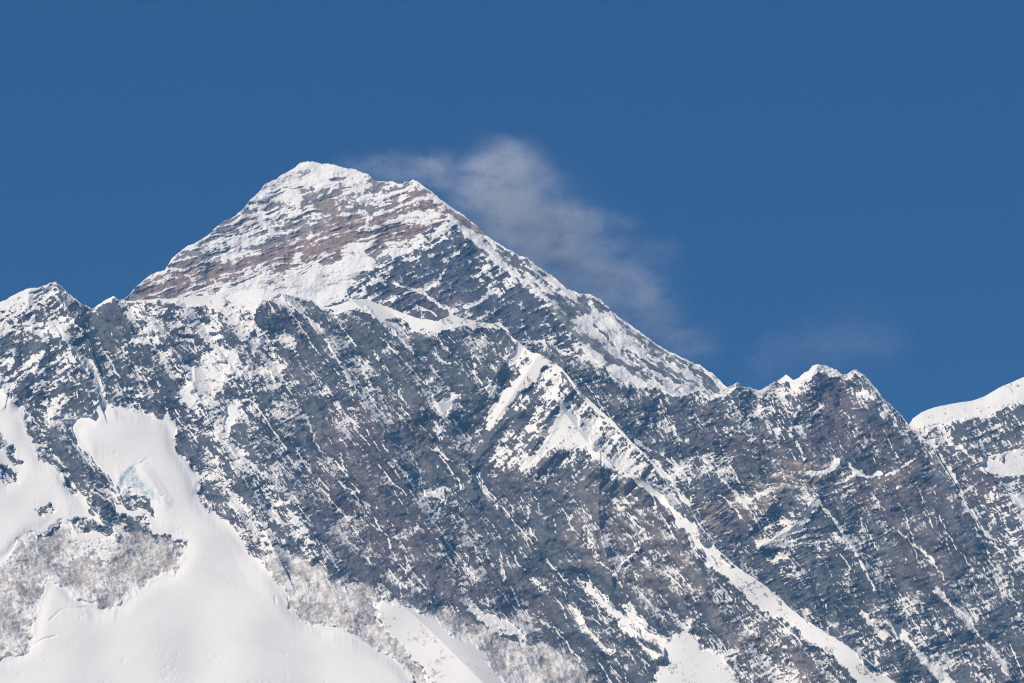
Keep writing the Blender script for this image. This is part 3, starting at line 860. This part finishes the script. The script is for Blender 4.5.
    for l, w in (([(283, 297), (303, 314), (320, 330)], 1.5), ([(326, 340), (338, 362), (352, 386)], 1.6), ([(342, 365), (368, 407)], 0.9), ([(383, 445), (398, 465), (414, 486)], 1.3),
                 ([(281, 430), (296, 450), (311, 473)], 1.3), ([(319, 462), (340, 482), (360, 500)], 1.3), ([(390, 330), (402, 340), (414, 353)], 1.6), ([(435, 449), (474, 476), (498, 508)], 1.4),
                 ([(374, 352), (390, 380)], 0.9), ([(60, 303), (70, 318)], 0.9), ([(72, 321), (84, 333)], 1.4), ([(64, 342), (76, 356), (88, 374)], 1.8), ([(58, 298), (68, 312)], 0.9), ([(152, 318), (176, 340)], 1.5),
                 ([(170, 358), (186, 378)], 0.9), ([(539, 353), (562, 368), (582, 393), (614, 422), (648, 457), (672, 482), (689, 505)], 2.8), ([(458, 545), (470, 560)], 1.2), ([(464, 562), (476, 580)], 1.4),
                 ([(500, 560), (505, 582)], 1.2), ([(540, 620), (566, 634)], 0.9), ([(606, 440), (622, 425)], 1.0), ([(595, 446), (612, 430)], 1.0), ([(620, 452), (630, 444)], 1.2), ([(612, 574), (640, 548)], 1.2),
                 ([(430, 330), (450, 352)], 1.2), ([(48, 400), (48, 425)], 1.5), ([(470, 345), (476, 372)], 1.0), ([(360, 360), (372, 388)], 0.8), ([(398, 392), (412, 412)], 0.8)):
        Ln(0.96, l, w * 1.15)
    P.f += 0.80 * thr * (1 - P.f)
    Ln(0.97, [(602, 454), (614, 466), (630, 474), (648, 488), (664, 502), (676, 512), (690, 530)], 3.0)
    # the glacier basin, then the rock islands that break it
    A(0.985, BASIN, 2)
    A(0.42, [(38, 449), (48, 450), (66, 467), (86, 475), (96, 486), (88, 494), (72, 491), (58, 473), (44, 462)], 3)
    A(0.13, [(86, 494), (101, 496), (117, 510), (140, 522), (158, 536), (178, 543), (154, 543), (133, 535), (108, 520), (90, 508)], 2.5)
    A(0.30, [(109, 494), (131, 489), (145, 497), (155, 518), (141, 516), (125, 504)], 2.5)
    A(0.22, [(68, 519), (81, 514), (94, 524), (111, 530), (106, 534), (86, 531)], 2.5)
    A(0.20, [(51, 437), (60, 431), (68, 441), (57, 446)], 2)
    A(0.15, [(5, 446), (10, 445), (22, 462), (20, 466), (10, 456)], 2)
    A(0.25, [(-20, 425), (0, 430), (6, 442), (0, 446), (-20, 440)], 2)
    A(0.35, [(0, 465), (16, 475), (16, 483), (0, 480)], 2.5)
    A(0.5, [(38, 510), (52, 506), (52, 514), (40, 514)], 2)
    A(0.38, [(-430, 590), (0, 566), (14, 558), (22, 542), (48, 534), (64, 522), (84, 546), (60, 560), (48, 573), (42, 580), (32, 614), (24, 648), (0, 655), (-430, 680)], 8)
    A(0.33, [(48, 573), (60, 564), (118, 562), (108, 552), (116, 533), (150, 538), (182, 546), (172, 573), (146, 580), (122, 602), (98, 604), (80, 595)], 7)
    A(0.60, [(56, 560), (84, 548), (108, 540), (108, 552), (118, 562), (100, 566), (70, 572)], 6)
    f.update(h=h, rel=rel, n=n, fr=P.f, pale=pale, iso=iso, iso2=iso2, sp=sp, led=led, fine=fine, broad=gb * 0.65 * (1 - pale) * (1 - sp * 0.6) + rough)
    return f


def front_depth(U, V, hh):
    return 4560 + 0.74 * (480 - V) - hh


def build_front():
    U, V, S, t = face_grid(FRONT_TOP, -400, 1010, 770, STEP, 0.9, 500)
    f = front_fields(U, V, S)
    h, rel, n, fr, pale, iso, iso2 = (f[k] for k in ("h", "rel", "n", "fr", "pale", "iso", "iso2"))
    capd = 2.5 + 2.5 * fbm(U / 16, U * 0 + 0.1, 3, 590) + 2 * ss(70, 40, U)
    fr = fr + (0.94 - fr) * ss(capd + 1.5, capd - 1.5, S + iso) * (1 - ss(96, 110, U) * ss(126, 118, U) * 0.3)
    snow = (cdf(n) - (1 - fr)) * 1.6 * (1 - 0.62 * pale * ss(0.75, 0.5, fr)) * (1 - 0.45 * f['fine'] * ss(0.6, 0.4, fr))
    rock = np.empty(U.shape + (3,), np.float32)
    rock[:] = DARK
    rock = mixc(rock, SLATE, ss(-0.4, 0.6, iso2))
    K = Paint(U, V, 0, 600, 9)
    K.area(0.8, [(330, 400), (420, 400), (440, 440), (400, 480), (460, 540), (560, 600), (560, 640), (420, 590), (340, 560), (300, 500)], 16)
    K.area(0.7, [(220, 520), (260, 530), (280, 560), (240, 545)], 8)
    K.area(0.7, [(480, 440), (560, 440), (560, 480), (500, 500)], 14)
    rock = mixc(rock, PURPLE, K.f)
    K = Paint(U, V, 0, 610, 7)
    K.area(0.75, [(585, 470), (640, 480), (720, 560), (700, 610), (620, 590), (560, 540)], 12)
    K.area(0.55, [(414, 432), (428, 432), (430, 486), (418, 490)], 4)
    K.area(0.8, [(700, 600), (780, 630), (850, 690), (760, 700)], 10)
    K.area(0.7, [(620, 570), (660, 570), (650, 600), (630, 600)], 6)
    rock = mixc(rock, (0.20, 0.168, 0.142), K.f * (0.7 + 0.4 * np.clip(iso2, -1, 1)))
    rock = mixc(rock, PALE, pale * np.clip(0.85 + 0.25 * f["led"], 0, 1))
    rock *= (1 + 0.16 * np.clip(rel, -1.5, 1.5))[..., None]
    soft = ss(0.8, 0.97, fr)
    D = front_depth(U, V, h - rel * 0.95 * soft * 0.98 - iso2 * 2.6 * soft - f['broad'] * soft)
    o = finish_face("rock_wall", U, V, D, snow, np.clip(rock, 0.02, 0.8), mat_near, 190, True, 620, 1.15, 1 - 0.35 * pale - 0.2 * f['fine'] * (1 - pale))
    put(o, "huge front rock wall streaked with snow, its white-edged spur descending in the middle", "mountain wall", "structure")

    # the glacier lies on the foot of the wall: where it is thick it buries the rock
    gu = (U > -395) & (U < 450)
    c0, c1 = np.where(gu.any(0))[0][[0, -1]]
    r = slice(int(60 / STEP), None)
    c = slice(c0, c1)
    u, v = U[r, c], V[r, c]
    sd = ss(0.70, 0.97, fr[r, c] + 0.02 * n[r, c])
    G = poly_sd(u, v, BASIN)
    hb = (h - rel * 0.95 - iso2 * 2.6 - f['broad'])[r, c]
    inside = sd * ss(-3, 5, G)
    deep = spread(spread(inside, int(12 / STEP)), int(8 / STEP))     # thin at every margin, deep in the middle
    thick = -1.6 + 2.8 * inside + 4.0 * ss(0.6, 1.0, deep) * inside
    surf = 0.7 * fbm(u / 85, v / 60, 2, 630, 0.3) + 0.045 * fbm(*turn(u, v, 78, 40, 3.5), 3, 640) * ss(-0.2, 0.5, fbm(u / 50, v / 50, 2, 641))
    # ice cliff where the upper basin breaks over the rock step
    surf += ridge(u, v, [(138, 464), (130, 470), (123, 480), (122, 488)], -1.5, 3, 14, 1.0)
    surf += ridge(u, v, [(142, 468), (150, 478), (158, 492), (165, 502)], 2.4, 9, 9, 1.0) + 1.2 * ridge(u, v, [(128, 482), (160, 500)], 1, 14, 14) * fbm(u / 5, v / 5, 3, 655, 0.6)
    for l in ([(0, 661), (20, 652), (44, 640), (56, 637)], [(50, 621), (62, 610), (88, 608), (110, 609), (120, 607)], [(275, 598), (276, 604)]):
        surf -= ridge(u, v, [(a, b - 1) for a, b in l], 1.8, 1.6, 1.6, 0.8) * (0.6 + 0.6 * perlin(u / 9, v / 9, 650))
    D = front_depth(u, v, hb + thick + surf) - 0.0
    gs = np.full(u.shape, 0.85, np.float32) - 0.45 * ss(0.75, 1.2, fbm(u / 14, v / 9, 5, 660, 0.65)) - 0.25 * ss(1.0, 0.0, thick)
    gs -= 1.15 * Paint(u, v, 0, 670, 3).area(1, [(122, 478), (134, 466), (150, 478), (164, 502), (150, 505), (136, 492), (124, 490)], 9, 0.85).area(1, [(118, 478), (124, 471), (135, 465), (137, 469), (128, 476), (126, 488), (119, 488)], 1.5).f
    gs -= 0.65 * Paint(u, v, 0, 680, 5).area(1, [(172, 525), (190, 520), (192, 536), (178, 540)], 4).f
    gr = np.empty(u.shape + (3,), np.float32)
    gr[:] = (0.58, 0.655, 0.685)
    X, Y, Z = to_world(u, v, D)
    o = grid_mesh("glacier", X, Y, Z, mat_ice, gs, gr, keep=thick > -1.5)
    put(o, "broad white snow basin and hanging glacier filling the lower left of the wall", "glacier", "structure")


build_summit()
build_dome()
build_right_wall()
build_front()

# ------------------------------------------------------------------ valley floor
def build_ground():
    x = np.linspace(-32000, 32000, 90)
    y = np.linspace(-16000, 48000, 90)
    X, Y = np.meshgrid(x, y)
    Z = -3 + 2.5 * fbm(X / 4000, Y / 4000, 3, 700) - 4 * ss(800, 6000, np.hypot(X, Y))
    m = bpy.data.materials.new("valley_heath")
    m.use_nodes = True
    N, L = m.node_tree.nodes, m.node_tree.links
    b = N["Principled BSDF"]
    n = N.new("ShaderNodeTexNoise"); n.inputs["Scale"].default_value = 0.004; n.inputs["Detail"].default_value = 8
    tc = N.new("ShaderNodeTexCoord"); L.new(tc.outputs["Object"], n.inputs["Vector"])
    cr = N.new("ShaderNodeValToRGB")
    cr.color_ramp.elements[0].color = (0.09, 0.085, 0.06, 1); cr.color_ramp.elements[0].position = 0.35
    cr.color_ramp.elements[1].color = (0.20, 0.19, 0.17, 1); cr.color_ramp.elements[1].position = 0.65
    L.new(n.outputs["Fac"], cr.inputs[0]); L.new(cr.outputs[0], b.inputs["Base Color"])
    b.inputs["Roughness"].default_value = 0.95
    o = grid_mesh("ground", X[::-1], Y[::-1], Z[::-1], m)
    put(o, "heath and scree floor of the valley below the mountains", "ground", "structure")


build_ground()


# ------------------------------------------------------------------ blowing snow off the crest
def tube_hull(name, path, mat):
    """a closed lumpy hull round a path of (u, v, depth, radius, depth radius)"""
    ns, k = 28, len(path)
    vs, fs = [], []
    P = np.array([to_world(np.float64(a), np.float64(b), np.float64(d)) for a, b, d, r, rd in path])
    for i in range(k):
        t = P[min(i + 1, k - 1)] - P[max(i - 1, 0)]
        t /= np.linalg.norm(t)
        side = np.cross(t, (0, 1, 0)); side /= np.linalg.norm(side)
        dep = np.cross(side, t)
        for j in range(ns):
            a = 2 * math.pi * j / ns
            w = 1 + 0.06 * math.sin(3 * a + i) + 0.05 * math.sin(5 * a + 2 * i)
            vs.append(P[i] + side * math.cos(a) * path[i][3] * M * w + dep * math.sin(a) * path[i][4] * M * w)
    for i in range(k - 1):
        for j in range(ns):
            a, b = i * ns + j, i * ns + (j + 1) % ns
            fs.append((a, b, b + ns, a + ns))
    fs.append(tuple(range(ns))[::-1]); fs.append(tuple((k - 1) * ns + j for j in range(ns)))
    me = bpy.data.meshes.new(name)
    me.from_pydata([tuple(v) for v in vs], [], fs)
    bm = bmesh.new(); bm.from_mesh(me)
    bmesh.ops.recalc_face_normals(bm, faces=bm.faces)
    bm.to_mesh(me); bm.free()
    me.update()
    me.materials.append(mat)
    o = bpy.data.objects.new(name, me)
    C.collection.objects.link(o)
    return o


def vapour(name, puffs, density, scale, lo, hi):
    """drifting ice crystals: soft-edged puffs broken up by turbulence"""
    m = bpy.data.materials.new(name)
    m.use_nodes = True
    N, L = m.node_tree.nodes, m.node_tree.links
    N.remove(N["Principled BSDF"])
    out = N["Material Output"]
    pv = N.new("ShaderNodeVolumePrincipled")
    pv.inputs["Color"].default_value = (0.90, 0.95, 1.0, 1)
    pv.inputs["Anisotropy"].default_value = 0.0
    tc = N.new("ShaderNodeTexCoord")

    def mth(op, a, b=None):
        n = N.new("ShaderNodeMath"); n.operation = op
        for i, x in enumerate((a, b)):
            if x is None:
                continue
            if isinstance(x, (int, float)):
                n.inputs[i].default_value = x
            else:
                L.new(x, n.inputs[i])
        return n.outputs[0]
    # turbulence shifts the spot that is looked up
    wn = N.new("ShaderNodeTexNoise"); wn.inputs["Scale"].default_value = 1 / (36 * M); wn.inputs["Detail"].default_value = 5
    L.new(tc.outputs["Object"], wn.inputs["Vector"])
    sub = N.new("ShaderNodeVectorMath"); sub.operation = 'SUBTRACT'; sub.inputs[1].default_value = (0.5, 0.5, 0.5)
    L.new(wn.outputs["Color"], sub.inputs[0])
    scl = N.new("ShaderNodeVectorMath"); scl.operation = 'SCALE'; scl.inputs["Scale"].default_value = 52 * M
    L.new(sub.outputs[0], scl.inputs[0])
    pos = N.new("ShaderNodeVectorMath"); pos.operation = 'ADD'
    L.new(tc.outputs["Object"], pos.inputs[0]); L.new(scl.outputs[0], pos.inputs[1])
    total = None
    for (u, v, d, ru, rv, rd, w) in puffs:
        c = to_world(np.float64(u), np.float64(v), np.float64(d))
        s = N.new("ShaderNodeVectorMath"); s.operation = 'SUBTRACT'; s.inputs[1].default_value = [float(q) for q in c]
        L.new(pos.outputs[0], s.inputs[0])
        q = N.new("ShaderNodeVectorMath"); q.operation = 'MULTIPLY'
        k = d / F * M * (F / d)
        q.inputs[1].default_value = (1 / (ru * M * 1.2), 1 / (rd * M * 1.2), 1 / (rv * M * 1.2))
        L.new(s.outputs[0], q.inputs[0])
        dt = N.new("ShaderNodeVectorMath"); dt.operation = 'DOT_PRODUCT'
        L.new(q.outputs[0], dt.inputs[0]); L.new(q.outputs[0], dt.inputs[1])
        e = mth('MULTIPLY', mth('EXPONENT', mth('MULTIPLY', dt.outputs["Value"], -1.5)), w)
        total = e if total is None else mth('ADD', total, e)
    nz = N.new("ShaderNodeTexNoise"); nz.inputs["Scale"].default_value = 1 / (scale * M); nz.inputs["Detail"].default_value = 6; nz.inputs["Roughness"].default_value = 0.6
    mp = N.new("ShaderNodeMapping")                       # streaks drawn out by the wind
    mp.inputs["Rotation"].default_value = (0, R(-38), 0)
    mp.inputs["Scale"].default_value = (0.6, 0.6, 1.3)
    L.new(pos.outputs[0], mp.inputs["Vector"]); L.new(mp.outputs[0], nz.inputs["Vector"])
    mr = N.new("ShaderNodeMapRange"); mr.inputs["From Min"].default_value = lo; mr.inputs["From Max"].default_value = hi
    L.new(nz.outputs["Fac"], mr.inputs["Value"])
    dn = mth('MULTIPLY', mth('MULTIPLY', total, mr.outputs[0]), density)
    L.new(dn, pv.inputs["Density"])
    L.new(pv.outputs[0], out.inputs["Volume"])
    return m


D0 = 5560
puffs = [(385, 170, D0, 50, 13, 40, 0.30), (430, 172, D0, 34, 18, 40, 0.40), (478, 186, D0, 26, 26, 50, 0.75), (508, 172, D0, 28, 26, 50, 0.95), (518, 208, D0, 40, 36, 60, 1.15), (552, 242, D0, 40, 34, 60, 0.95),
         (592, 276, D0, 42, 34, 60, 0.62), (632, 306, D0, 36, 32, 60, 0.45), (664, 250, D0, 30, 14, 50, 0.05), (600, 226, D0, 34, 16, 50, 0.14), (672, 345, D0, 40, 22, 50, 0.30)]
o = tube_hull("snow_cloud", [(322, 172, D0, 5, 20), (345, 168, D0, 26, 60), (400, 165, D0, 40, 100), (450, 172, D0, 62, 130), (510, 195, D0, 84, 150), (560, 232, D0, 92, 150), (610, 272, D0, 92, 150),
                             (655, 312, D0, 84, 150), (695, 345, D0, 70, 120), (730, 378, D0, 30, 60)], vapour("blown_snow", puffs, 0.0135, 30, 0.38, 0.70))
put(o, "pale plume of snow blowing off the highest peak's right shoulder", "cloud")
D1 = 5000
puffs = [(800, 352, D1, 46, 26, 40, 0.8), (850, 335, D1, 46, 30, 40, 0.8), (760, 372, D1, 30, 18, 40, 0.6), (885, 350, D1, 24, 24, 40, 0.4)]
o = tube_hull("snow_wisp", [(722, 388, D1, 8, 20), (750, 378, D1, 28, 50), (800, 355, D1, 52, 80), (850, 338, D1, 60, 80), (890, 340, D1, 48, 70), (920, 345, D1, 14, 20)],
              vapour("thin_blown_snow", puffs, 0.0007, 52, 0.34, 0.78))
put(o, "faint thin wisp of blown snow above the jagged right-hand ridge", "cloud")


# ------------------------------------------------------------------ the air between
def build_haze():
    x, y0, y1, z0, z1 = 33000, -17000, 50000, -60.0, 5200.0
    z0 = -75.0
    me = bpy.data.meshes.new("haze")
    vs = [(-x, y0, z0), (x, y0, z0), (x, y1, z0), (-x, y1, z0), (-x, y0, z1), (x, y0, z1), (x, y1, z1), (-x, y1, z1)]
    me.from_pydata(vs, [], [(0, 3, 2, 1), (4, 5, 6, 7), (0, 1, 5, 4), (1, 2, 6, 5), (2, 3, 7, 6), (3, 0, 4, 7)])
    m = bpy.data.materials.new("clear_mountain_air")
    m.use_nodes = True
    N, L = m.node_tree.nodes, m.node_tree.links
    N.remove(N["Principled BSDF"])
    pv = N.new("ShaderNodeVolumePrincipled")
    pv.inputs["Color"].default_value = (0.16, 0.51, 1.0, 1)
    pv.inputs["Density"].default_value = 1.45e-5
    L.new(pv.outputs[0], N["Material Output"].inputs["Volume"])
    me.materials.append(m)
    o = bpy.data.objects.new("haze", me)
    C.collection.objects.link(o)
    put(o, "thin blue haze in the air between the valley and the mountains", "haze", "stuff")


build_haze()
